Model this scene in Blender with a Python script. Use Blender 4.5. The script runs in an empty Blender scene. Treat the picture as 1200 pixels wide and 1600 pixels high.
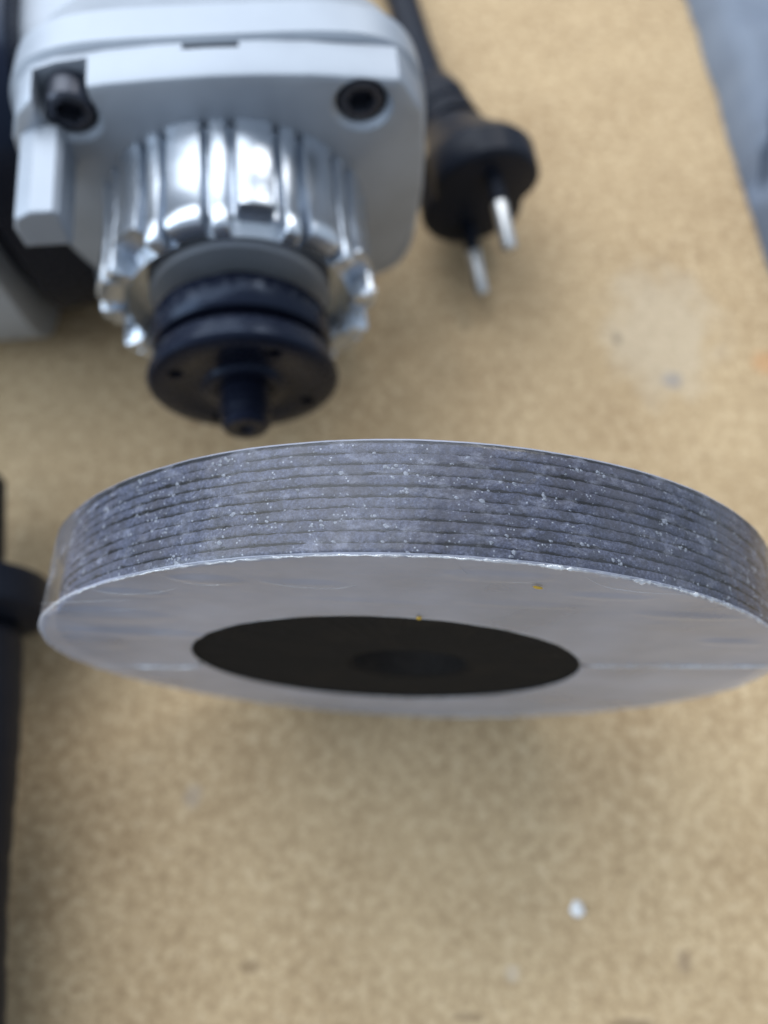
import bpy, bmesh, math, random
import numpy as np
from mathutils import Vector, Matrix, noise

random.seed(7)
SC = bpy.context.scene
COL = SC.collection
MM = 0.001
PI = math.pi

# ------------------------------------------------------------------ camera
# solved from the round outline of the disc pack (all lengths in mm, pack front at y = 0)
CAM = (-5.3875, -29.965, 209.41)
PITCH, YAW, ROLL, FPX = 0.3888, 0.0114, 0.0588, 1250.0
d = Vector((math.sin(YAW)*math.sin(PITCH), math.cos(YAW)*math.sin(PITCH), -math.cos(PITCH)))
r0 = Vector((math.cos(YAW), -math.sin(YAW), 0)); u0 = r0.cross(d)
rt = math.cos(ROLL)*r0 + math.sin(ROLL)*u0
up = -math.sin(ROLL)*r0 + math.cos(ROLL)*u0
cam_data = bpy.data.cameras.new('camera')
cam = bpy.data.objects.new('camera', cam_data); COL.objects.link(cam)
M4 = Matrix((rt, up, -d)).transposed().to_4x4()
M4.translation = Vector(CAM)*MM
cam.matrix_world = M4
cam_data.sensor_fit = 'HORIZONTAL'; cam_data.sensor_width = 36.0
cam_data.lens = 36.0*FPX/1200.0
cam_data.clip_start = 0.005; cam_data.clip_end = 50
cam_data.dof.use_dof = True
cam_data.dof.focus_distance = 0.094
cam_data.dof.aperture_fstop = 15.5
cam_data.dof.aperture_blades = 0
SC.camera = cam

# ------------------------------------------------------------------ world and lamps (a workshop ceiling, plus an added light)
w = bpy.data.worlds.new('World'); SC.world = w; w.use_nodes = True
bg = w.node_tree.nodes['Background']
bg.inputs[0].default_value = (0.74, 0.86, 1.0, 1); bg.inputs[1].default_value = 0.60

def area(name, loc, target, sx, sy, power, col):
    l = bpy.data.lights.new(name, 'AREA'); l.shape = 'RECTANGLE'; l.size = sx; l.size_y = sy
    l.energy = power; l.color = col
    o = bpy.data.objects.new(name, l); COL.objects.link(o)
    o.location = loc
    o.rotation_euler = (Vector(target)-Vector(loc)).to_track_quat('-Z', 'Y').to_euler()
    return o
area('ceiling_panel_lamp', (-1.05, 1.2, 1.9), (0, 0.1, 0), 2.6, 2.2, 54, (0.92, 0.96, 1.0))
area('added_gradient_light', (0.34, 0.72, 0.80), (0.02, 0.12, 0), 0.34, 0.22, 2.2, (1.0, 0.97, 0.93))  # added light, no known source; brightens the far right of the board
area('workshop_window', (-1.5, -0.2, 0.9), (0, 0.05, 0), 1.3, 1.1, 17, (0.74, 0.87, 1.0))

vs = SC.view_settings
vs.view_transform = 'Standard'; vs.look = 'None'; vs.exposure = 0.23; vs.gamma = 1.0
SC.cycles.use_denoising = True
SC.cycles.max_bounces = 10; SC.cycles.transparent_max_bounces = 24
SC.cycles.caustics_reflective = False; SC.cycles.caustics_refractive = False
SC.cycles.sample_clamp_indirect = 6.0

# ------------------------------------------------------------------ helpers
class G:
    """small node-graph helper"""
    def __init__(s, name):
        s.m = bpy.data.materials.new(name); s.m.use_nodes = True
        s.t = s.m.node_tree; s.n = s.t.nodes; s.b = s.n['Principled BSDF']; s.out = s.n['Material Output']
    def node(s, typ, **kw):
        x = s.n.new(typ)
        for k, v in kw.items():
            if k.startswith('i_'): 
                key = k[2:]; x.inputs[int(key) if key.isdigit() else key].default_value = v
            else: setattr(x, k, v)
        return x
    def link(s, a, b): s.t.links.new(a, b)
    def coord(s, scale=1.0, which='Object', sc3=None):
        tc = s.node('ShaderNodeTexCoord'); mp = s.node('ShaderNodeMapping')
        mp.inputs['Scale'].default_value = sc3 or (scale,)*3
        s.link(tc.outputs[which], mp.inputs[0]); return mp.outputs[0]
    def noise(s, vec, scale, detail=4, rough=0.55):
        n = s.node('ShaderNodeTexNoise'); n.inputs['Scale'].default_value = scale
        n.inputs['Detail'].default_value = detail; n.inputs['Roughness'].default_value = rough
        s.link(vec, n.inputs['Vector']); return n.outputs['Fac']
    def ramp(s, fac, stops, interp='LINEAR'):
        r = s.node('ShaderNodeValToRGB'); r.color_ramp.interpolation = interp
        e = r.color_ramp.elements
        while len(e) < len(stops): e.new(0.5)
        for k, (p, c) in enumerate(stops):
            e[k].position = p; e[k].color = (*c, 1) if len(c) == 3 else c
        s.link(fac, r.inputs[0]); return r.outputs[0]
    def mix(s, fac, a, b, mode='MIX'):
        x = s.node('ShaderNodeMix', data_type='RGBA', blend_type=mode)
        for sock, v in ((x.inputs[0], fac), (x.inputs[6], a), (x.inputs[7], b)):
            if hasattr(v, 'links'): s.link(v, sock)
            elif isinstance(v, (int, float)): sock.default_value = v
            else: sock.default_value = (*v, 1)
        return x.outputs[2]
    def math(s, op, a, b=0.5, clamp=False):
        x = s.node('ShaderNodeMath', operation=op); x.use_clamp = clamp
        for sock, v in ((x.inputs[0], a), (x.inputs[1], b)):
            if hasattr(v, 'links'): s.link(v, sock)
            else: sock.default_value = v
        return x.outputs[0]
    def bump(s, h, strength=0.3, dist=0.0002, to=None):
        b = s.node('ShaderNodeBump'); b.inputs['Strength'].default_value = strength
        b.inputs['Distance'].default_value = dist
        s.link(h, b.inputs['Height'])
        if to is None: s.link(b.outputs[0], s.b.inputs['Normal'])
        return b.outputs[0]
    def set(s, col=None, rough=None, metal=None, spec=None):
        if col is not None:
            if hasattr(col, 'links'): s.link(col, s.b.inputs['Base Color'])
            else: s.b.inputs['Base Color'].default_value = (*col, 1)
        if rough is not None:
            if hasattr(rough, 'links'): s.link(rough, s.b.inputs['Roughness'])
            else: s.b.inputs['Roughness'].default_value = rough
        if metal is not None: s.b.inputs['Metallic'].default_value = metal
        if spec is not None: s.b.inputs['Specular IOR Level'].default_value = spec
        return s.m

def mesh_obj(name, verts, faces, mat, parent=None, smooth=True, loc=None, auto=None):
    me = bpy.data.meshes.new(name)
    me.from_pydata([tuple(float(c)*MM for c in v) for v in verts], [], faces)
    bm = bmesh.new(); bm.from_mesh(me)
    bmesh.ops.recalc_face_normals(bm, faces=bm.faces)
    if smooth:
        for f in bm.faces: f.smooth = True
        ang = math.radians(auto if auto else 35)
        for e in bm.edges:
            if len(e.link_faces) == 2 and e.calc_face_angle(0) > ang: e.smooth = False
    bm.to_mesh(me); bm.free()
    me.materials.append(mat)
    o = bpy.data.objects.new(name, me); COL.objects.link(o)
    if parent: o.parent = parent
    if loc is not None: o.location = Vector(loc)*MM
    return o

def link_copy(src, name, parent, loc=None, rot=None):
    o = src.copy(); o.name = name; COL.objects.link(o); o.parent = parent
    if loc is not None: o.location = Vector(loc)*MM
    if rot is not None: o.rotation_euler = rot
    return o

def tag(o, label, cat, group=None, kind=None):
    o['label'] = label; o['category'] = cat
    if group: o['group'] = group
    if kind: o['kind'] = kind
    return o

def empty(name, loc_mm, rot=None):
    o = bpy.data.objects.new(name, None); COL.objects.link(o); o.empty_display_size = 0.02
    o.location = Vector(loc_mm)*MM
    if rot is not None: o.rotation_euler = rot
    return o

def lathe_y(profile, n=96, closed=False, wob=None):
    """profile: list of (s, r); revolve about local Y. returns verts, faces"""
    V, F = [], []
    m = len(profile)
    for (s, r) in profile:
        for k in range(n):
            a = 2*PI*k/n
            rr = r if wob is None else r+wob(a, s, r)
            V.append((rr*math.cos(a), s, rr*math.sin(a)))
    for i in range(m if closed else m-1):
        j = (i+1) % m
        for k in range(n):
            q = (k+1) % n
            F.append((i*n+k, i*n+q, j*n+q, j*n+k))
    if not closed:
        for i in (0, m-1):
            if profile[i][1] > 1e-6: F.append(tuple(i*n+k for k in range(n)))
    return V, F

def prism(poly, y0, y1, bevel=0.0):
    """extrude an (x,z) polygon along y, with a chamfer on the y0 rim"""
    n = len(poly); cx = sum(p[0] for p in poly)/n; cz = sum(p[1] for p in poly)/n
    rings = []
    if bevel:
        R = max(math.hypot(p[0]-cx, p[1]-cz) for p in poly); k = 1-bevel/R
        rings.append((y0, [(cx+(p[0]-cx)*k, cz+(p[1]-cz)*k) for p in poly]))
        rings.append((y0+bevel*0.3, [(cx+(p[0]-cx)*(k+(1-k)*0.7), cz+(p[1]-cz)*(k+(1-k)*0.7)) for p in poly]))
        rings.append((y0+bevel, poly))
    else: rings.append((y0, poly))
    rings.append((y1, poly))
    V, F = [], []
    for y, pl in rings: V += [(p[0], y, p[1]) for p in pl]
    for i in range(len(rings)-1):
        for k in range(n):
            q = (k+1) % n
            F.append((i*n+k, i*n+q, (i+1)*n+q, (i+1)*n+k))
    F.append(tuple(range(n))); F.append(tuple((len(rings)-1)*n+k for k in range(n)))
    return V, F

def tube(pts, rad, n=12, cap=True):
    """tube along points with radius or list of radii"""
    P = [Vector(p) for p in pts]; m = len(P)
    R = rad if isinstance(rad, (list, tuple)) else [rad]*m
    V, F = [], []
    ref = Vector((0.13, 0.21, 1)).normalized()
    for i in range(m):
        t = (P[min(i+1, m-1)]-P[max(i-1, 0)]).normalized()
        a = t.cross(ref).normalized(); b = t.cross(a).normalized()
        for k in range(n):
            th = 2*PI*k/n
            V.append(tuple(P[i]+R[i]*(math.cos(th)*a+math.sin(th)*b)))
    for i in range(m-1):
        for k in range(n):
            q = (k+1) % n
            F.append((i*n+k, i*n+q, (i+1)*n+q, (i+1)*n+k))
    if cap:
        F.append(tuple(range(n))); F.append(tuple((m-1)*n+k for k in range(n)))
    return V, F

def boolean_cut(o, cutters):
    for c in cutters:
        md = o.modifiers.new('cut', 'BOOLEAN'); md.operation = 'DIFFERENCE'; md.solver = 'EXACT'; md.object = c
    dg = bpy.context.evaluated_depsgraph_get(); dg.update()
    me = bpy.data.meshes.new_from_object(o.evaluated_get(dg))
    o.modifiers.clear(); old = o.data; o.data = me
    bm = bmesh.new(); bm.from_mesh(me)
    for f in bm.faces: f.smooth = True
    for e in bm.edges:
        e.smooth = not (len(e.link_faces) == 2 and e.calc_face_angle(0) > math.radians(30))
    bm.to_mesh(me); bm.free()
    for c in cutters: bpy.data.objects.remove(c)

def fbm(p, octs=3):
    v = 0; a = 1; p = Vector(p)
    for _ in range(octs):
        v += a*noise.noise(p); p = p*2.03; a *= 0.5
    return v

# ------------------------------------------------------------------ materials
def mat_board():
    g = G('fibreboard')
    v = g.coord(1.0)
    n1 = g.noise(v, 330, 6, 0.68); n2 = g.noise(v, 38, 4, 0.55); n3 = g.noise(v, 9, 3, 0.5)
    fib = g.noise(v, 820, 5, 0.75)
    base = g.ramp(n1, [(0.30, (0.24, 0.155, 0.082)), (0.50, (0.465, 0.335, 0.192)), (0.72, (0.72, 0.575, 0.385))])
    c = g.mix(0.30, base, g.ramp(n2, [(0.36, (0.33, 0.222, 0.118)), (0.62, (0.54, 0.398, 0.235))]))
    c = g.mix(g.math('MULTIPLY', g.ramp(fib, [(0.36, (1, 1, 1)), (0.5, (0, 0, 0))]), 0.65), c, (0.17, 0.10, 0.045))
    c = g.mix(g.math('MULTIPLY', g.ramp(n3, [(0.4, (0, 0, 0)), (0.66, (1, 1, 1))]), 0.30), c, (0.58, 0.44, 0.265))
    # dried pale smear, grey and orange marks on the board (they have their own outlines)
    def patch(cx, cy, rx, ry, col, amt, soft=0.35, seed=0.0):
        nonlocal c
        tc = g.node('ShaderNodeTexCoord'); mp = g.node('ShaderNodeMapping')
        mp.inputs['Location'].default_value = (-cx/rx, -cy/ry, 0); mp.inputs['Scale'].default_value = (1000/rx, 1000/ry, 0)
        g.link(tc.outputs['Object'], mp.inputs[0])
        nn = g.node('ShaderNodeTexNoise'); nn.inputs['Scale'].default_value = 2.2; nn.inputs['Detail'].default_value = 4
        g.link(mp.outputs[0], nn.inputs['Vector'])
        ad = g.node('ShaderNodeVectorMath', operation='LENGTH'); g.link(mp.outputs[0], ad.inputs[0])
        dd = g.math('ADD', ad.outputs['Value'], g.math('MULTIPLY', g.math('SUBTRACT', nn.outputs['Fac'], 0.5), 1.3))
        f = g.ramp(dd, [(0.55, (1, 1, 1)), (0.55+soft, (0, 0, 0))])
        c = g.mix(g.math('MULTIPLY', f, amt), c, col)
    patch(80, 122, 22, 28, (0.52, 0.45, 0.35), 0.40, 0.6)
    patch(82, 104, 4.2, 3.4, (0.22, 0.22, 0.24), 0.55, 0.4)
    patch(112, 112, 6, 5, (0.52, 0.26, 0.11), 0.5, 0.4)
    patch(66, 118, 1.8, 2.2, (0.16, 0.13, 0.10), 0.6, 0.4)
    patch(70, -53, 2.0, 2.8, (0.18, 0.12, 0.08), 0.5, 0.6)
    patch(-48, -22, 3.0, 3.4, (0.36, 0.34, 0.34), 0.28, 0.4)
    patch(-30, -58, 3.0, 1.6, (0.20, 0.13, 0.07), 0.55, 0.4)
    patch(20, -66, 5.0, 1.2, (0.17, 0.11, 0.06), 0.5, 0.4)
    patch(57, -66, 7.0, 1.4, (0.17, 0.11, 0.06), 0.6, 0.4)
    patch(30, -57, 2.2, 2.2, (0.62, 0.57, 0.50), 0.3, 0.4)
    g.bump(g.mix(0.5, n1, fib), 0.35, 0.0003)
    return g.set(c, 0.72, 0, 0.3)
def mat_cast():
    g = G('satin_cast_aluminium'); v = g.coord(1.0)
    n = g.noise(v, 900, 3, 0.6); n2 = g.noise(v, 60, 3, 0.5)
    g.bump(n, 0.22, 0.00012)
    c = g.ramp(n2, [(0.3, (0.31, 0.345, 0.40)), (0.7, (0.39, 0.43, 0.49))])
    return g.set(c, g.ramp(n2, [(0.3, (0.46,)*3), (0.7, (0.58,)*3)]), 0.48)
def mat_machined():
    g = G('machined_aluminium'); v = g.coord(sc3=(1, 0.12, 1))
    n = g.mix(0.4, g.noise(g.coord(1.0), 150, 3, 0.5), g.noise(v, 1500, 3, 0.6)); g.bump(n, 0.35, 0.0005)
    return g.set((0.54, 0.59, 0.66), 0.27, 0.88)
def mat_black_steel():
    g = G('black_oxide_steel'); v = g.coord(1.0)
    n = g.noise(v, 260, 4, 0.6); g.bump(n, 0.12, 0.00012)
    g.b.inputs['Specular Tint'].default_value = (0.55, 0.72, 1.0, 1)
    return g.set((0.008, 0.010, 0.020), g.ramp(n, [(0.35, (0.18,)*3), (0.7, (0.36,)*3)]), 0.0, 0.24)

def mat_dark_screw():
    g = G('dark_screw_steel'); n = g.noise(g.coord(1.0), 500, 3)
    g.bump(n, 0.1, 0.0001)
    return g.set((0.045, 0.050, 0.068), 0.30, 0.55, 0.6)
def mat_rubber(name='black_moulded_plastic', col=(0.010, 0.013, 0.022), rough=0.42):
    g = G(name); n = g.noise(g.coord(1.0), 1100, 3); g.bump(n, 0.2, 0.00012)
    return g.set(col, rough, 0.0, 0.15)
def mat_pin():
    g = G('nickel_plated_brass'); n = g.noise(g.coord(1.0), 400, 3); g.bump(n, 0.05, 0.0001)
    return g.set((0.50, 0.51, 0.52), 0.3, 1.0)
def mat_abrasive():
    g = G('grey_abrasive_resin'); v = g.coord(1.0)
    oi = g.node('ShaderNodeObjectInfo')
    n1 = g.noise(v, 2400, 4, 0.8); n2 = g.noise(v, 110, 4, 0.6); n4 = g.noise(v, 420, 4, 0.65)
    c = g.ramp(n1, [(0.36, (0.016, 0.018, 0.038)), (0.50, (0.074, 0.084, 0.150)), (0.66, (0.20, 0.22, 0.33))])
    c = g.mix(g.math('MULTIPLY', g.ramp(n4, [(0.42, (1, 1, 1)), (0.52, (0, 0, 0))]), 0.55), c, (0.024, 0.024, 0.034))
    c = g.mix(g.math('MULTIPLY', g.ramp(n2, [(0.45, (0, 0, 0)), (0.62, (1, 1, 1))]), 0.40), c, (0.105, 0.088, 0.105))
    c = g.mix(0.25, c, g.ramp(oi.outputs['Random'], [(0, (0.035, 0.037, 0.055)), (1, (0.11, 0.115, 0.15))]))
    vo = g.node('ShaderNodeTexVoronoi'); vo.inputs['Scale'].default_value = 1800; g.link(v, vo.inputs['Vector'])
    sp = g.math('MULTIPLY', g.ramp(vo.outputs['Distance'], [(0.12, (1, 1, 1)), (0.26, (0, 0, 0))]), g.ramp(g.noise(v, 600, 3), [(0.52, (0, 0, 0)), (0.58, (1, 1, 1))]))
    c = g.mix(sp, c, (0.50, 0.53, 0.60))
    g.bump(n1, 0.8, 0.0003)
    return g.set(c, 0.65, 0.0, 0.3)
def mat_disc_face():
    g = G('dark_disc_face'); v = g.coord(1.0)
    n1 = g.noise(v, 1400, 5, 0.7); n2 = g.noise(v, 90, 4, 0.6)
    c = g.ramp(n1, [(0.3, (0.006, 0.006, 0.006)), (0.6, (0.013, 0.012, 0.012)), (0.80, (0.045, 0.042, 0.038))])
    c = g.mix(g.math('MULTIPLY', g.ramp(n2, [(0.5, (0, 0, 0)), (0.7, (1, 1, 1))]), 0.3), c, (0.030, 0.024, 0.018))
    g.bump(n1, 0.5, 0.0002)
    return g.set(c, 0.9, 0.0, 0.12)
def mat_film(name, haze, gloss, smear=0.0):
    g = G(name); g.n.remove(g.b)
    v = g.coord(1.0)
    n1 = g.noise(v, 90, 4, 0.55); n2 = g.noise(v, 420, 3, 0.6); n3 = g.noise(v, 45, 3, 0.5)
    h = g.mix(0.30, g.mix(0.5, n1, g.noise(v, 28, 3, 0.5)), n2)
    nb = g.bump(h, 0.55, 0.0006, to=0)
    fr = g.node('ShaderNodeFresnel'); fr.inputs['IOR'].default_value = 1.5
    # two faces of one thin sheet: 2R/(1+R)
    R2 = g.math('DIVIDE', g.math('MULTIPLY', fr.outputs[0], 2.0*gloss), g.math('ADD', fr.outputs[0], 1.0))
    tr = g.node('ShaderNodeBsdfTransparent'); tr.inputs[0].default_value = (0.96, 0.97, 0.98, 1)
    gl = g.node('ShaderNodeBsdfGlossy'); gl.inputs['Roughness'].default_value = 0.27; g.link(nb, gl.inputs['Normal'])
    df = g.node('ShaderNodeBsdfDiffuse'); df.inputs[0].default_value = (0.76, 0.79, 0.96, 1); g.link(nb, df.inputs['Normal'])
    ms = g.node('ShaderNodeMixShader'); g.link(R2, ms.inputs[0]); g.link(tr.outputs[0], ms.inputs[1]); g.link(gl.outputs[0], ms.inputs[2])
    hz = g.ramp(n3, [(0.35, (haze[0],)*3), (0.70, (haze[1],)*3)])
    if smear:
        sm = g.noise(g.coord(sc3=(1.0, 1.8, 1.0)), 260, 6, 0.7)
        hz = g.math('ADD', hz, g.math('MULTIPLY', g.ramp(sm, [(0.53, (0, 0, 0)), (0.74, (1, 1, 1))]), smear))
    m2 = g.node('ShaderNodeMixShader'); g.link(hz, m2.inputs[0]); g.link(ms.outputs[0], m2.inputs[1]); g.link(df.outputs[0], m2.inputs[2])
    g.link(m2.outputs[0], g.out.inputs['Surface'])
    return g.m
def mat_film_edge():
    g = G('gathered_film_edge'); g.n.remove(g.b)
    v = g.coord(1.0)
    n1 = g.noise(v, 1300, 3, 0.6)
    nb = g.bump(n1, 0.8, 0.0004, to=0)
    tr = g.node('ShaderNodeBsdfTransparent')
    gl = g.node('ShaderNodeBsdfGlossy'); gl.inputs['Roughness'].default_value = 0.12; g.link(nb, gl.inputs['Normal'])
    df = g.node('ShaderNodeBsdfDiffuse'); df.inputs[0].default_value = (0.78, 0.82, 0.88, 1)
    a = g.node('ShaderNodeMixShader'); a.inputs[0].default_value = 0.45; g.link(df.outputs[0], a.inputs[1]); g.link(gl.outputs[0], a.inputs[2])
    b = g.node('ShaderNodeMixShader'); g.link(g.ramp(g.noise(v, 170, 3), [(0.38, (0.10,)*3), (0.66, (0.75,)*3)]), b.inputs[0])
    g.link(tr.outputs[0], b.inputs[1]); g.link(a.outputs[0], b.inputs[2]); g.link(b.outputs[0], g.out.inputs['Surface'])
    return g.m
def mat_flat(name, col, rough=0.6, spec=0.3, metal=0):
    g = G(name); n = g.noise(g.coord(1.0), 800, 3)
    c = g.mix(n, tuple(x*0.7 for x in col), tuple(min(1, x*1.15) for x in col))
    return g.set(c, rough, metal, spec)
def mat_cloth():
    g = G('blue_grey_cloth'); v = g.coord(1.0)
    n = g.noise(v, 1400, 3, 0.6); n2 = g.noise(v, 22, 3, 0.5)
    c = g.ramp(n2, [(0.3, (0.125, 0.150, 0.200)), (0.7, (0.200, 0.232, 0.285))])
    g.bump(n, 0.4, 0.0004)
    return g.set(c, 0.75, 0, 0.3)

BOARD = mat_board(); CAST = mat_cast(); MACH = mat_machined(); BLK = mat_black_steel(); SCREW = mat_dark_screw()
PLAST = mat_rubber(); PIN = mat_pin(); ABR = mat_abrasive(); FACE = mat_disc_face(); FILM = mat_film('clear_shrink_film', (0.25, 0.38), 1.0); FILM2 = mat_film('clear_film_shrunk_tight', (0.0, 0.06), 0.46, smear=0.16); FEDGE = mat_film_edge()
DUST = mat_flat('pale_dust', (0.33, 0.35, 0.41), 0.8); CHIP = mat_flat('white_chip', (0.78, 0.79, 0.80), 0.5)
YEL = mat_flat('yellow_crumb', (0.62, 0.40, 0.06), 0.6); CLOTH = mat_cloth()

# ------------------------------------------------------------------ workbench board
V, F = prism([(-420, -18), (420, -18), (420, 0), (-420, 0)], -300, 640)
bench = mesh_obj('workbench_top', V, F, BOARD, smooth=False)
bench['kind'] = 'structure'

# ------------------------------------------------------------------ shrink-wrapped pack of cutting discs
CX, CZ, RD = 1.3, 63.2, 61.2       # centre of the discs, their radius
ND, PITCHD, TH = 10, 1.415, 1.30
pack = empty('cutting_disc_pack', (0, 7, 0))
tag(pack, 'stack of ten dark grey cutting discs in clear shrink film, standing on edge', 'cutting discs')
OFF = (0, -7, 0)

def disc_mesh(k):
    N = 1500
    dx, dz = random.uniform(-.12, .12), random.uniform(-.10, .10)
    y0 = k*PITCHD
    prof = [(0.0, -1.0), (0.03, -0.16), (0.18, 0.0), (0.5, 0.02), (0.82, 0.0), (0.97, -0.16), (1.0, -1.0)]
    V, F = [], []
    m = len(prof)
    for i, (t, dr) in enumerate(prof):
        for a in range(N):
            th = 2*PI*a/N
            c, s = math.cos(th), math.sin(th)
            p = Vector((c*RD, s*RD, k*31.7))
            rr = RD+dr+0.10*noise.noise(p*0.25)+0.09*noise.noise(p*1.3+Vector((0, 0, i*0.7)))+0.09*noise.noise(p*3.7+Vector((0, 0, i*2.1)))
            yy = y0+t*TH
            if i in (0, 1): yy += 0.09*fbm(p*0.9)+0.17*noise.noise(p*0.09+Vector((0, k*5.1, 0)))+0.16*noise.noise(p*0.35)+0.07*noise.noise(p*3.0)
            if i in (m-2, m-1): yy += 0.10*fbm(p*0.9+Vector((9, 3, 5)))+0.14*noise.noise(p*0.30+Vector((7, k*3.3, 0)))+0.07*noise.noise(p*3.0)
            V.append((CX+dx+rr*c, yy, CZ+dz+rr*s))
    for i in range(m-1):
        for a in range(N):
            b = (a+1) % N
            F.append((i*N+a, i*N+b, (i+1)*N+b, (i+1)*N+a))
    # bore, both faces
    base = len(V); NB = N
    for (y, rr) in ((y0, 11.6), (y0+TH, 11.6)):
        for a in range(NB):
            th = 2*PI*a/NB
            V.append((CX+dx+rr*math.cos(th), y, CZ+dz+rr*math.sin(th)))
    for a in range(N):
        b = (a+1) % N
        F.append((a, b, base+b, base+a)); F.append(((m-1)*N+a, (m-1)*N+b, base+NB+b, base+NB+a))
        F.append((base+a, base+b, base+NB+b, base+NB+a))
    return V, F, m*0+(m-1)*N
for k in range(ND):
    V, F, nrim = disc_mesh(k)
    o = mesh_obj('cutting_disc', V, F, ABR, pack, loc=OFF, auto=60)
    o.data.materials.append(FACE)
    for p in o.data.polygons[:]:
        if (abs(p.normal.y) > 0.9 and p.area > 1e-8) or math.hypot(p.center.x-CX*MM, p.center.z-CZ*MM) < 0.013: p.material_index = 1
# metal-lined bores: one bushing in each end disc is visible, front one built with its flared lip
V, F = lathe_y([(0.25, 11.6), (0.2, 11.0), (0.3, 10.6), (13.5, 10.5), (13.5, 11.4)], 96)
F = F[:-2]
mesh_obj('bore_ring', [(x+CX, y, z+CZ) for x, y, z in V], F, FACE, pack, loc=OFF)

# film: outline hugs the discs at the top, stands off at the left and right where it was welded
def film_r(th, t):
    """radius of the film about (CX,CZ) ; th angle, t 0 front .. 1 back"""
    c, s = math.cos(th), math.sin(th)
    r = RD+0.32
    wl = max(0.0, math.cos((th-PI*1.01)*1.0))**6; wr = max(0.0, math.cos(th-0.03))**10
    r += wl*3.0 + wr*0.9 + max(0.0, math.cos(th-1.5*PI))**8*1.1
    p = Vector((c*RD, s*RD, t*14))
    r += 0.10*noise.noise(p*0.16)+0.07*max(0, noise.noise(p*0.55))+0.035*noise.noise(p*1.5)
    return r
NF = 720; YF, YB = -0.35, ND*PITCHD+0.25
OPX, OPZ, OPR = -3.2, 62.8, 34.9     # opening left in the front film
V, F = [], []
tr_ = [0.0, 0.02, 0.06, 0.12, 0.2, 0.3, 0.4, 0.5, 0.6, 0.7, 0.8, 0.88, 0.94, 0.98, 1.0]
rows = []
# front annulus rows, opening -> rim
BUB = [(-27, 111.6, 5.0, 1.9, .40), (-14.5, 112.0, 6.0, 1.5, .35), (9, 118.6, 7.0, 2.2, .35), (-46, 91, 11, 4.5, .55), (-44, 80, 13, 3.2, .5),
       (37, 105.5, 8, 1.6, .3), (-38, 104, 5, 1.6, .35), (24, 112.5, 6, 1.4, .3), (48, 92, 5, 2.2, .35), (-53, 72, 5, 6, .4), (14, 107, 9, 1.3, .18), (-6, 105, 10, 1.2, .16)]
for q in [0.0, 0.004]+[0.03+0.95*i_/46 for i_ in range(47)]:
    row = []
    for a in range(NF):
        th = 2*PI*a/NF
        R = film_r(th, 0)-0.25
        opr = OPR+0.10*noise.noise(Vector((math.cos(th)*4, math.sin(th)*4, 2)))+0.05*noise.noise(Vector((math.cos(th)*30, math.sin(th)*30, 2)))
        for nd in (0.24, PI+0.17):      # small nicks where the weld meets the opening
            opr += 1.5*math.exp(-((th-nd)/0.020)**2) if nd < 1 else 1.3*math.exp(-((th-nd)/0.03)**2)
        ix, iz = OPX+opr*math.cos(th), OPZ+opr*math.sin(th)
        ox, oz = CX+R*math.cos(th), CZ+R*math.sin(th)
        x, z = ix+(ox-ix)*q, iz+(oz-iz)*q
        y = YF-0.02+0.16*q*fbm((x*0.06, z*0.12, 1.7), 2)
        if q > 0.5: y -= 0.25*max(0, math.cos(th-PI))**4*(q-0.5)*2
        # a low fold along the weld line, tilted like the weld
        dl = (z-63.5)-0.245*(x)
        y -= 0.12*math.exp(-(dl/0.9)**2)*min(1, q*5)
        for bx, bz, rx_, rz_, am in BUB:
            dd_ = ((x-bx)/rx_)**2+((z-bz)/rz_)**2
            if dd_ < 1: y -= am*(1-dd_)**0.7
        y -= 0.05*noise.noise(Vector((x*0.25, z*1.1, 5)))*min(1, q*4)
        if q == 0.0: y += 0.12
        row.append((x, y, z))
    rows.append(row)
for t in tr_:
    row = []
    for a in range(NF):
        th = 2*PI*a/NF
        R = film_r(th, t)
        e = min(t, 1-t)
        if e < 0.02: R -= 0.20*(1-e/0.02)
        row.append((CX+R*math.cos(th), YF+(YB-YF)*t, CZ+R*math.sin(th)))
    rows.append(row)
for q in [0.97, 0.85, 0.6, 0.3, 0.0]:
    row = []
    for a in range(NF):
        th = 2*PI*a/NF
        R = film_r(th, 1)-0.25
        ix, iz = CX+36*math.cos(th), CZ+36*math.sin(th)
        ox, oz = CX+R*math.cos(th), CZ+R*math.sin(th)
        row.append((ix+(ox-ix)*q, YB+0.05, iz+(oz-iz)*q))
    rows.append(row)
for row in rows: V += row
for i in range(len(rows)-1):
    for a in range(NF):
        b = (a+1) % NF
        F.append((i*NF+a, i*NF+b, (i+1)*NF+b, (i+1)*NF+a))
film = mesh_obj('shrink_film', V, F, FILM, pack, loc=OFF, auto=50)
film.data.materials.append(FILM2)
for p in film.data.polygons:
    if abs(p.normal.y) < 0.5: p.material_index = 1

# gathered, crinkled bead of film along the front edge
pts, rad = [], []
NBD = 1400
for a in range(NBD+1):
    th = 2*PI*a/NBD
    R = film_r(th, 0)-0.16
    p = Vector((math.cos(th)*RD, math.sin(th)*RD, 7))
    pts.append((CX+R*math.cos(th)+0.08*noise.noise(p*1.7), YF-0.02+0.12*noise.noise(p*0.9), CZ+R*math.sin(th)+0.10*noise.noise(p*1.3)))
    hv = math.exp(-((th-0.31*PI)/0.45)**2)
    rad.append(max(0.04, 0.13+0.08*hv+(0.12+0.16*hv)*noise.noise(p*0.7)+(0.10+0.18*hv)*noise.noise(p*2.3)))
V, F = tube(pts, rad, 7, cap=False)
mesh_obj('film_edge_bead', V, F, FEDGE, film, auto=80)
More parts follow.
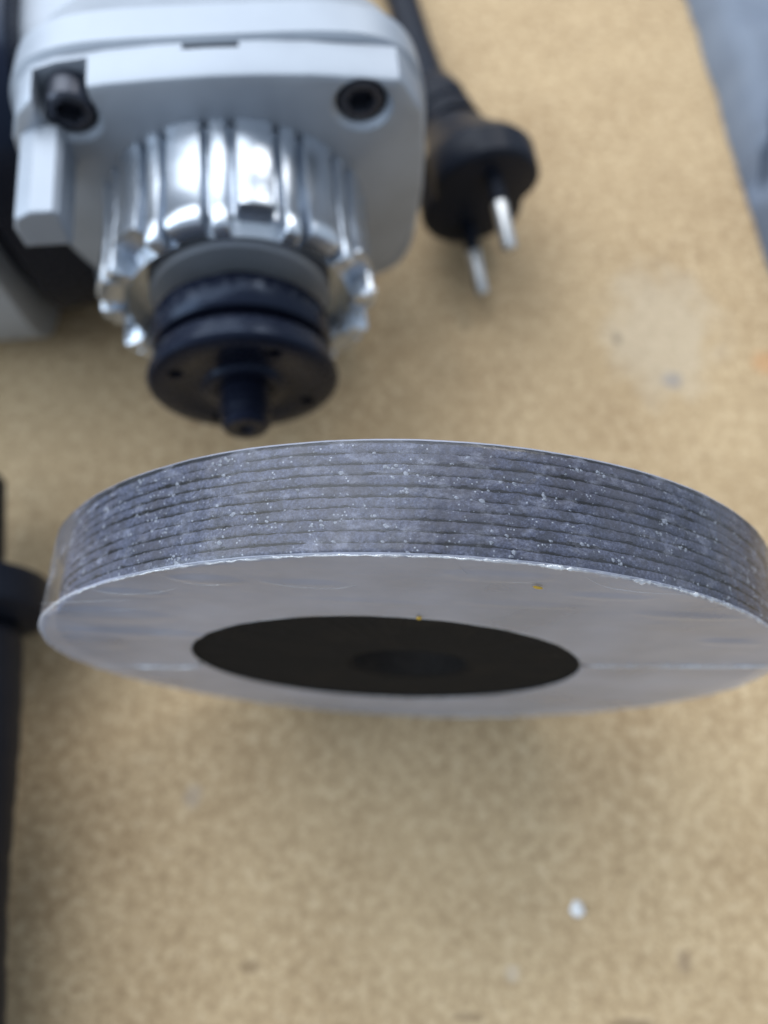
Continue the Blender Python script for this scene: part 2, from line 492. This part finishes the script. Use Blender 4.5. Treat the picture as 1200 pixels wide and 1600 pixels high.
# the lip of the round opening
pts = []
for a in range(361):
    th = 2*PI*a/360
    pts.append((OPX+OPR*math.cos(th), YF-0.02+0.05, OPZ+OPR*math.sin(th)))
V, F = tube(pts, 0.10, 6, cap=False)
mesh_obj('opening_lip', V, F, FEDGE, film, auto=80)
# small folds in the film near the front edge and on the face
def fold(pl, r=0.07):
    r *= 0.6
    n = len(pl)
    P = []
    for i in range(n-1):
        for s in range(8):
            t = s/8
            p0 = pl[max(i-1, 0)]; p1 = pl[i]; p2 = pl[i+1]; p3 = pl[min(i+2, n-1)]
            P.append(tuple(0.5*((2*b)+(-a+c)*t+(2*a-5*b+4*c-e)*t*t+(-a+3*b-3*c+e)*t**3) for a, b, c, e in zip(p0, p1, p2, p3)))
    P.append(pl[-1]); m = len(P)
    R = [r*max(0.15, math.sin(PI*(i+0.5)/m)**0.6)*(1+0.4*noise.noise(Vector(P[i])*3)) for i in range(m)]
    V, F = tube(P, R, 6)
    mesh_obj('film_fold', V, F, FEDGE, film, auto=80)
yf = YF-0.06
fold([(-33, yf, 113.0), (-30, yf-0.2, 110.6), (-26, yf-0.2, 110.3), (-23, yf-0.1, 112.4)])
fold([(-21, yf, 113.4), (-17, yf-0.2, 111.4), (-11, yf-0.2, 111.2), (-8.0, yf, 112.6)], 0.06)
fold([(-52, yf, 92), (-45, yf-0.3, 94.5), (-36, yf-0.2, 98)], 0.06)
fold([(-56, yf, 81), (-48, yf-0.3, 79), (-38, yf-0.3, 83), (-32, yf, 88)], 0.06)
fold([(-54, yf, 96), (-46, yf-0.3, 99.5), (-38, yf-0.2, 101.5)], 0.05)
fold([(3.5, yf, 123.0), (5.2, yf-0.15, 119.5), (9, yf-0.2, 117.6), (15, yf-0.15, 117.2)], 0.05)
fold([(19, yf, 120.2), (22, yf-0.25, 117.6), (27, yf-0.3, 116.2), (33, yf-0.1, 115.6)], 0.06)
fold([(-44, yf, 104.5), (-40, yf-0.3, 104.2), (-35, yf-0.3, 105.6), (-31, yf-0.1, 108.5)], 0.06)
fold([(30, yf, 106), (36, yf-0.2, 105.6), (44, yf-0.1, 106.2)], 0.04)
# weld line across the face, left and right of the opening
for x0, x1 in ((-61.0, -39.0), (32.0, 61.0)):
    fold([(x0+(x1-x0)*t, yf-0.12-0.05*math.sin(t*9), 63.5+0.245*(x0+(x1-x0)*t)+0.25*math.sin(t*7)) for t in (0, .15, .3, .45, .6, .75, .9, 1)], 0.62)

# trapped dust and pale grit on the rim
V, F = [], []
def flake(pos, nrm, size):
    n = Vector(nrm).normalized(); a = n.cross(Vector((0.3, 0.8, 0.2))).normalized(); b = n.cross(a)
    k = random.randint(5, 7); base = len(V)
    ph = random.random()*6
    for i in range(k):
        t = ph+2*PI*i/k; rr = size*random.uniform(0.55, 1.1)
        V.append(tuple(Vector(pos)+a*rr*math.cos(t)+b*rr*math.sin(t)*random.uniform(.5, 1)))
    V.append(tuple(Vector(pos)+n*size*0.55)); V.append(tuple(Vector(pos)-n*size*0.2))
    for i in range(k):
        F.append((base+i, base+(i+1) % k, base+k)); F.append((base+(i+1) % k, base+i, base+k+1))
for i in range(520):
    th = random.uniform(0.10*PI, 0.92*PI); y = random.uniform(0.1, 13.8)
    if random.random() < 0.6: y = min(13.8, max(0.1, round(y/PITCHD)*PITCHD+random.gauss(0, 0.16)))
    if noise.noise(Vector((th*9, y*0.25, 3))) < -0.12: continue
    sz = random.choice([0.07, 0.08, 0.09, 0.10, 0.12, 0.15, 0.18, 0.24, 0.34])*random.uniform(.8, 1.3)
    R = RD+0.02
    flake((CX+R*math.cos(th), y, CZ+R*math.sin(th)), (math.cos(th), 0, math.sin(th)), sz)
for i in range(160):
    x, z = random.uniform(-40, 45), random.uniform(66, 121)
    if math.hypot(x-CX, z-CZ) > 59: continue
    flake((x, YF-0.16, z), (0, -1, 0), random.uniform(0.03, 0.085))
for i in range(70):                      # larger pale scuffs under the film
    th = random.uniform(0.12*PI, 0.88*PI); y = random.uniform(0.3, 13.6)
    for _ in range(random.randint(2, 5)):
        t2 = th+random.gauss(0, 0.008); y2 = min(13.8, max(0.1, y+random.gauss(0, 0.22)))
        flake((CX+(RD+0.03)*math.cos(t2), y2, CZ+(RD+0.03)*math.sin(t2)), (math.cos(t2), 0, math.sin(t2)), random.uniform(0.12, 0.40))
o = mesh_obj('trapped_dust', V, F, DUST, pack, smooth=False, loc=OFF); o['kind'] = 'stuff'

# ------------------------------------------------------------------ angle grinder
A = Vector((-36.829, 61.408, 54.823)); GY, GT = 0.137, 0.040
gu = Vector((math.cos(GY), math.sin(GY), 0))
gd = Vector((-math.sin(GY)*math.cos(GT), math.cos(GY)*math.cos(GT), math.sin(GT)))
gv = gu.cross(gd)
GR = Matrix((gu, gd, gv)).transposed()
root_pos = Vector((-110, 130, 0))
grinder = empty('angle_grinder', root_pos)
grinder.rotation_euler = GR.to_euler()
GO = GR.transposed() @ (A-root_pos)          # spindle nut face in the grinder's own axes
tag(grinder, 'silver angle grinder lying on its side with bare black spindle nut', 'angle grinder')
def gp(name, V, F, mat, parent=None, **kw):
    if parent is None: return mesh_obj(name, V, F, mat, grinder, loc=GO, **kw)
    return mesh_obj(name, V, F, mat, parent, **kw)

# bearing flange plate: squared-off top, round bottom
poly = []
top = [(-43.5, 6), (-43.6, 18), (-42.5, 27), (-39.5, 33.5), (-35.5, 37.2), (-30, 38.8), (-20, 39.9), (-10, 40.4), (0, 40.6), (10, 40.4), (20, 39.8), (30, 38.6), (37.6, 37.5), (38.6, 36.6), (42.9, 29.2), (44.2, 18), (44.6, 6)]
poly += top
for k in range(1, 24):
    th = -k/24*PI
    poly.append((0.5+44*math.cos(th), 4+44*math.sin(th)*1.0))
V, F = prism(poly, 46, 55, 1.6)
plate = gp('bearing_flange', V, F, CAST)
def cutter(V, F):
    return mesh_obj('cutter', V, F, CAST, grinder, loc=GO)
bolts = [(30.0, 31.6), (-29.0, 32.4)]
cs = []
for (x, z) in bolts:
    V, F = lathe_y([(43, 6.6), (46.3, 6.6), (47.4, 5.5), (53.5, 5.5)], 40); cs.append(cutter([(a+x, b, c+z) for a, b, c in V], F))
V, F = prism([(-35.0, 32), (-23.6, 32), (-23.6, 50), (-35.0, 50)], 40, 53.6); cs.append(cutter(V, F))
V, F = prism([(-5, 37.6), (6.2, 37.6), (6.2, 50), (-5, 50)], 53.4, 60); cs.append(cutter(V, F))
bpy.context.view_layer.update()
boolean_cut(plate, cs)
V, F = prism([(-4.8, 34), (6.0, 34), (6.0, 39.4), (-4.8, 39.4)], 53.5, 55.0)
gp('slot_shade_insert', V, F, PLAST, smooth=False)  # dark block standing in for the shade inside the parting-line slot
# socket head bolts
def socket_bolt():
    n = 48; V, F = [], []
    hexr = 3.0
    def hx(a):
        k = math.fmod(a, PI/3); return hexr*math.cos(PI/6)/math.cos(k-PI/6)
    rows_ = [(7.0, lambda a: 4.9), (0.6, lambda a: 4.9), (0.0, lambda a: 4.4), (0.0, lambda a: hx(a)+.25), (0.4, hx), (4.0, hx)]
    for s, rf in rows_:
        for k in range(n):
            a = 2*PI*k/n; V.append((rf(a)*math.cos(a), s, rf(a)*math.sin(a)))
    for i in range(len(rows_)-1):
        for k in range(n): F.append((i*n+k, i*n+(k+1) % n, (i+1)*n+(k+1) % n, (i+1)*n+k))
    F.append(tuple(range(n))); F.append(tuple((len(rows_)-1)*n+k for k in range(n)))
    return V, F
V, F = socket_bolt()
first = None
for (x, z) in bolts:
    loc = (GO[0]+x, GO[1]+47.2, GO[2]+z)
    if first is None: first = mesh_obj('socket_bolt', V, F, SCREW, grinder, loc=loc)
    else: link_copy(first, 'socket_bolt', grinder, loc, (0, 0.5, 0))

# gear housing: loft of rounded sections going back from the flange
def rsec(hw, ht, hb, e, n=72, cx=0.5):
    P = []
    for k in range(n):
        th = 2*PI*k/n; c, s = math.cos(th), math.sin(th)
        x = hw*math.copysign(abs(c)**(2/e), c); z = (ht if s > 0 else hb)*math.copysign(abs(s)**(2/e), s)
        P.append((x+cx, z))
    return P
secs = [(55.2, 44.0, 40.2, 40, 5.0), (56.2, 45.0, 41.2, 41, 5.0), (63.5, 44.6, 42.0, 41, 4.6), (66.0, 43.2, 41.0, 40.5, 4.4), (72, 41.5, 39.6, 40, 4.0), (82, 38, 36.5, 38, 3.2), (95, 32, 31, 33, 2.6), (106, 22, 22, 23, 2.2), (110, 10, 10, 12, 2.0)]
V, F = [], []
n = 96
for (s, hw, ht, hb, e) in secs: V += [(x, s, z) for x, z in rsec(hw, ht, hb, e, n)]
for i in range(len(secs)-1):
    for k in range(n): F.append((i*n+k, i*n+(k+1) % n, (i+1)*n+(k+1) % n, (i+1)*n+k))
F.append(tuple(range(n))); F.append(tuple((len(secs)-1)*n+k for k in range(n)))
gp('gear_housing', V, F, CAST, auto=24)
# neck of the casting that widens towards the motor (axis along -X)
def sweep_x(rows_, e=2.6, n=80):
    V, F = [], []
    for (x, cs_, cv, hs, hv) in rows_:
        for k in range(n):
            th = 2*PI*k/n; c, s = math.cos(th), math.sin(th)
            V.append((x, cs_+hs*math.copysign(abs(c)**(2/e), c), cv+hv*math.copysign(abs(s)**(2/e), s)))
    for i in range(len(rows_)-1):
        for k in range(n): F.append((i*n+k, i*n+(k+1) % n, (i+1)*n+(k+1) % n, (i+1)*n+k))
    F.append(tuple(range(n))); F.append(tuple((len(rows_)-1)*n+k for k in range(n)))
    return V, F
V, F = sweep_x([(-10, 84, -2, 24, 33), (-30, 84, -3, 27, 34), (-40, 84, -5, 29, 35), (-44, 84, -7, 31, 37)])
gp('gear_neck', V, F, CAST)
V, F = sweep_x([(-42.0, 84, -9, 30.5, 42), (-43.0, 84, -9, 32.5, 44), (-56.5, 84, -9, 36, 44.5), (-57.5, 84, -9, 35, 43.5)], 3.2)
ring = gp('rear_flange_ring', V, F, BLK)
for (s_, v_) in ((58, -28), (60, 22)):
    V, F = lathe_y([(0, 0.001), (0, 2.2), (0.5, 4.4), (5, 4.4)], 32)
    V = [(-40.9-y+0.0, s_+x, v_+z) for x, y, z in V]
    gp('housing_screw', V, F, CAST, ring)
V, F = sweep_x([(-57.7, 84, -9, 33, 40), (-61, 84, -9, 33, 40)], 2.4)
gp('vent_ring', V, F, PLAST)
V, F = sweep_x([(-61.2, 84, -10.5, 39, 43), (-62.5, 84, -10.5, 41, 45), (-85, 84, -10.5, 41, 45), (-118, 84, -10.5, 36, 41), (-150, 84, -12, 33, 36), (-260, 86, -16, 30, 33), (-275, 86, -16, 26, 28)], 4.4)
gp('motor_housing', V, F, CAST)
# guard-lock lug standing forward of the plate at the left
V, F = prism([(-41, 20.5), (-31.6, 20.5), (-31.2, 29.6), (-32.2, 30.6), (-36.5, 30.8), (-40.0, 29.0), (-41.2, 26.0)], 24.5, 46.2, 0.9)
gp('guard_lock_lug', V, F, CAST, auto=20)

# splined guard collar
NT = 13
def tooth(a):
    """height 0..1 of the spline profile and whether this is a wide lug, a narrow rib or a slot"""
    ph = ((a-PI/2+0.09)/(2*PI/NT)); k = int(math.floor(ph)); ph -= k
    def hump(t0, t1, top):
        t = (ph-t0)/(t1-t0); e = min(t, 1-t)*(t1-t0)
        f = min(1.0, max(0.0, e/0.06)); f = f*f*(3-2*f)
        return top*f*(1-0.10*(2*t-1)**2)
    if ph < 0.02 or 0.34 <= ph < 0.38 or ph >= 0.98: return 0.0, 0, k
    if ph < 0.34: return hump(0.02, 0.34, 0.88), (1 if 0.05 < ph < 0.31 else 0), k
    return hump(0.38, 0.98, 1.0), (2 if 0.41 < ph < 0.95 else 0), k
rows_ = [(45.9, 31.2, 28.6), (44.6, 31.0, 28.2), (43.6, 30.6, 27.8), (36.0, 30.9, 27.6), (33.0, 30.6, 27.4), (30.0, 31.0, 27.2), (24.5, 31.2, 26.9), (24.0, 31.5, 26.6), (20.0, 31.6, 26.4), (19.2, 31.2, 26.4), (18.8, 30.4, 26.4), (18.8, 26.2, 26.2), (20.5, 25.2, 25.2), (27.0, 24.8, 24.8), (27.2, 20.8, 20.8), (29.0, 20.4, 20.4), (30, 9, 9)]
n = 780; V, F = [], []
for i, (s, hi, lo) in enumerate(rows_):
    for k in range(n):
        a = 2*PI*k/n; h, kind, idx = tooth(a); r = lo+(hi-lo)*h
        ss = s
        if 7 <= i <= 11:                       # front ends: ribs stand proud, lugs sit back by turns
            back_ = (0.0 if kind == 1 else (4.6 if idx % 2 else 0.9) if kind == 2 else 5.2)
            ss = s+back_*(24.5-s)/5.7 if s < 24.5 else s
        V.append((r*math.cos(a), ss, r*math.sin(a)))
for i in range(len(rows_)-1):
    for k in range(n): F.append((i*n+k, i*n+(k+1) % n, (i+1)*n+(k+1) % n, (i+1)*n+k))
gp('guard_collar', V, F, MACH, auto=50)
V, F = lathe_y([(29.5, 20.5), (23.4, 20.5), (22.6, 19.6), (22.6, 11.4), (23.2, 10.9), (29.5, 10.9)], 80)
gp('bearing_cover', V, F[:-2], CAST)
# spindle, inner flange, lock nut, threaded tip
V, F = lathe_y([(29, 10.2), (16.8, 10.2), (15.5, 9.6)], 64); gp('spindle', V, F, BLK)
def flats(a, s, r):
    return 0
V, F = lathe_y([(20.5, 9), (20.5, 12.6), (17.0, 13.0), (16.6, 18.6), (16.0, 19.6), (15.0, 20.0), (9.6, 20.0), (8.7, 19.4), (8.4, 18.0), (8.4, 6)], 96); gp('inner_flange', V, F, BLK)
V, F = lathe_y([(8.5, 6), (8.5, 14.5), (6.5, 14.5), (6.5, 18.8), (6.0, 19.7), (5.2, 20.0), (2.9, 20.3), (2.2, 20.9), (1.2, 21.0), (0.4, 20.4), (0.0, 19.2), (0.0, 14.5), (0.25, 14.0), (0.25, 9.6), (-0.4, 9.2), (-0.8, 8.4), (-0.8, 6.4), (0.2, 5.2), (6, 5.2)], 120)
nut = gp('lock_nut', V, F, BLK)
cs = []
for k in range(4):
    a = PI/4+k*PI/2+0.25
    V, F = lathe_y([(-2, 1.7), (4.5, 1.7)], 24); cs.append(cutter([(x+15.6*math.cos(a), y, z+15.6*math.sin(a)) for x, y, z in V], F))
bpy.context.view_layer.update()
boolean_cut(nut, cs)
prof = [(8, 5.5)]
s = 1.0
while s > -8.0:
    prof += [(s, 5.7), (s-0.4, 5.7), (s-1.0, 4.6), (s-1.3, 4.6)]; s -= 1.9
prof += [(-9.4, 5.2), (-10.2, 4.5), (-10.2, 2.0), (-9.2, 1.2), (-8.8, 0.001)]
V, F = lathe_y(prof, 48); gp('threaded_tip', V, F, BLK, auto=25)

# ------------------------------------------------------------------ mains plug and its cord
C = Vector((19.9, 148.0, 23.4))
pd = Vector((4.1, -19.5, -2.9)).normalized()
sd = Vector((3.6, -2.1, 18.9)); sd = (sd-pd*sd.dot(pd)).normalized()
td = pd.cross(sd).normalized()
plug = empty('mains_plug', (C.x, C.y, 0))
tag(plug, 'black two-pin mains plug on its cord, lying beside the silver grinder', 'plug')
PO = (-C.x, -C.y, 0)
def pl(name, V, F, mat, parent=plug, **kw):
    return mesh_obj(name, V, F, mat, parent, loc=PO if parent is plug else None, **kw)
# head: stadium/round face with finger recesses, tapering back into the cord relief
V, F = [], []
n = 72
bend = [(0.0, 20.4), (-0.3, 21.2), (-1.4, 22.0), (-9, 22.0), (-12.5, 19.5), (-18, 14.5), (-25, 11.0), (-33, 9.2)]
back = -pd
tail = [C+Vector((0, 0, 0))]
def axis_pt(s):
    # bends down and back to the table behind the head
    p = C+back*s
    if s > 8: 
        k = (s-8); p = p+Vector((-0.0025*k*k, 0, -0.0125*k*k))
    return p
for i, (s, r) in enumerate(bend):
    cpt = axis_pt(-s)
    for k in range(n):
        a = 2*PI*k/n
        rr_s = r; rr_t = r*(0.80 if -s < 9.5 else 0.80+0.20*min(1, (-s-9.5)/14))
        notch = 1.0
        if -s < 10: notch = 1-0.20*math.exp(-((math.cos(a))/0.28)**2)
        V.append(tuple(cpt+sd*rr_s*notch*math.cos(a)+td*rr_t*notch*math.sin(a)))
for i in range(len(bend)-1):
    for k in range(n): F.append((i*n+k, i*n+(k+1) % n, (i+1)*n+(k+1) % n, (i+1)*n+k))
F.append(tuple(range(n))); F.append(tuple((len(bend)-1)*n+k for k in range(n)))
head = pl('plug_body', V, F, PLAST)
for sg in (-1, 1):
    b = C+sd*12.0*sg
    V, F = tube([b-pd*1, b+pd*9.3, b+pd*9.8], [2.35, 2.3, 2.0], 20); sl = pl('pin_sleeve' if False else 'pin', V, F, PLAST)
    V, F = tube([b+pd*9.5, b+pd*23.0, b+pd*24.2, b+pd*24.7], [2.3, 2.3, 1.9, 0.9], 20); pl('pin_tip', V, F, PIN, sl)
# ribbed relief and cord running back along the bench behind the grinder
P0 = axis_pt(31)
path = [P0, P0+Vector((-2.6, 9, -2.4)), P0+Vector((-5.2, 18, -4.0)), Vector((4.5, 212, 6.5)), Vector((1.5, 226, 5.0)), Vector((-3.0, 245, 4.4)), Vector((-12, 275, 4.2)), Vector((-40, 330, 4.2)), Vector((-90, 390, 4.2))]
P = []
for i in range(len(path)-1):
    for t in range(8):
        u_ = t/8; p0, p1, p2, p3 = path[max(i-1, 0)], path[i], path[i+1], path[min(i+2, len(path)-1)]
        P.append(0.5*((2*p1)+(p2-p0)*u_+(2*p0-5*p1+4*p2-p3)*u_*u_+(3*p1-p0-3*p2+p3)*u_**3))
rads = []
L = 0
for i, p in enumerate(P):
    if i: L += (P[i]-P[i-1]).length
    base = 9.0-3.2*min(1, L/64)
    rads.append(base+(0.55*math.sin(L*1.3) if L < 36 else 0))
for p, r in zip(P, rads):
    if p.z < r: p.z = r+0.05
V, F = tube(P, rads, 20); pl('cord', V, F, PLAST)

# ------------------------------------------------------------------ side handle lying at the left
hd = Vector((0.168, -0.986, 0)).normalized()
H0 = Vector((-106.5, 17.5, 0))
handle = empty('side_handle', H0)
handle.rotation_euler = (0, 0, math.atan2(hd.y, hd.x)+PI/2)
tag(handle, 'black plastic grinder side handle with round flange lying on bench', 'handle')
# local Y points away from the grip (towards the stud)
V, F = lathe_y([(-6.4, 14), (-4.8, 20.5), (-4.2, 21.8), (-3.2, 22.2), (3.2, 22.2), (4.2, 21.8), (4.8, 20.5), (6.6, 10)], 80)
mesh_obj('flange', V, F, PLAST, handle, loc=(0, 0, 22.3))
prof = [(-7.0, 15)] + [(-8-k*2.5, 15.9+0.5*math.sin(k*0.2)-(0.25 if k % 4 == 0 else 0)) for k in range(0, 34)] + [(-94, 17.0), (-98, 18.0), (-103, 17.5), (-107, 13), (-108.5, 6)]
V, F = lathe_y(prof, 64); mesh_obj('grip', V, F, PLAST, handle, loc=(0, 0, 22.3))
V, F = lathe_y([(5.4, 11.2), (20, 10.8), (32, 10.4), (33, 9.8), (33, 4)], 48); mesh_obj('neck', V, F, PLAST, handle, loc=(0, 0, 22.3))
prof = [(32, 4.0)]
s = 33
while s < 47: prof += [(s, 4.0), (s+0.5, 4.0), (s+0.8, 3.5), (s+1.0, 3.5)]; s += 1.25
prof += [(48, 3.2), (48.4, 2.5)]
V, F = lathe_y(prof, 32); mesh_obj('threaded_stud', V, F, SCREW, handle, loc=(0, 0, 22.3), auto=25)

# ------------------------------------------------------------------ blue-grey cloth at the right
edge = [(88, 330), (96, 300), (103, 276), (106.5, 250), (109, 225), (111.5, 200), (114, 176), (117.5, 148), (122, 120), (128, 95)]
NX, NY = 50, 90
V, F = [], []
for layer in (0, 1):
    for j in range(NY):
        t = j/(NY-1)*(len(edge)-1); i = min(int(t), len(edge)-2); f = t-i
        ex = edge[i][0]*(1-f)+edge[i+1][0]*f; ey = edge[i][1]*(1-f)+edge[i+1][1]*f
        for k in range(NX):
            q = k/(NX-1)
            x = ex+150*q; y = ey+8*q
            roll = min(1, q*150/7.0)
            z = 1.2+15.0*math.sin(roll*PI/2)+5.0*fbm((x*0.022, y*0.018, 4.2), 3)*roll
            fd = (x-115.5)*0.93-(y-172)*0.37      # a deep fold running across the corner
            z -= 22*math.exp(-(fd/3.4)**2)*roll*math.exp(-((y-185)/30)**2)
            z += 6*math.exp(-((fd-9)/5.0)**2)*roll*math.exp(-((y-190)/40)**2)
            z = max(z, 1.2)
            V.append((x+1.2*fbm((y*0.06, 2, 3), 2)*(1-roll), y, z if layer == 0 else 0.3))
B0 = NX*NY
for j in range(NY-1):
    for k in range(NX-1):
        a = j*NX+k
        F.append((a, a+1, a+NX+1, a+NX)); F.append((B0+a, B0+a+NX, B0+a+NX+1, B0+a+1))
for j in range(NY-1):
    a = j*NX; F.append((a, a+NX, B0+a+NX, B0+a)); a += NX-1; F.append((a, B0+a, B0+a+NX, a+NX))
for k in range(NX-1):
    F.append((k, B0+k, B0+k+1, k+1)); a = (NY-1)*NX+k; F.append((a, a+1, B0+a+1, B0+a))
cl = mesh_obj('cloth', V, F, CLOTH, smooth=True, auto=80)
tag(cl, 'blue-grey folded cloth lying on the tan board', 'cloth')

# ------------------------------------------------------------------ loose crumbs
def crumb(name, pos, size, mat, label, cat, group=None, flat=0.5, elong=1.0, rz=0.0):
    bm = bmesh.new(); bmesh.ops.create_icosphere(bm, subdivisions=2, radius=1)
    sd_ = random.random()*50
    for v in bm.verts:
        k = 1+0.45*noise.noise(v.co*1.3+Vector((sd_, 0, 0)))
        v.co = Vector((v.co.x*size*elong*k, v.co.y*size*k, v.co.z*size*flat*k))*MM
    me = bpy.data.meshes.new(name); bm.to_mesh(me); bm.free(); me.materials.append(mat)
    o = bpy.data.objects.new(name, me); COL.objects.link(o); o.location = Vector(pos)*MM; o.rotation_euler.z = rz
    return tag(o, label, cat, group)
crumb('white_chip', (45.3, -43, 0.9), 1.9, CHIP, 'small white chip lying alone on the tan board', 'chip', elong=0.8)
c1 = crumb('yellow_crumb', (14.2, -0.75, 116.2), 0.32, YEL, 'tiny yellow curled crumb stuck on the film near the disc edge', 'crumb', elong=2.4)
c1.rotation_euler = (PI/2, 0.5, 0)
c2 = crumb('yellow_crumb', (0.8, -0.75, 99.2), 0.42, YEL, 'tiny yellow crumb on the rim of the dark round opening', 'crumb')
c2.rotation_euler = (PI/2, 0, 0)
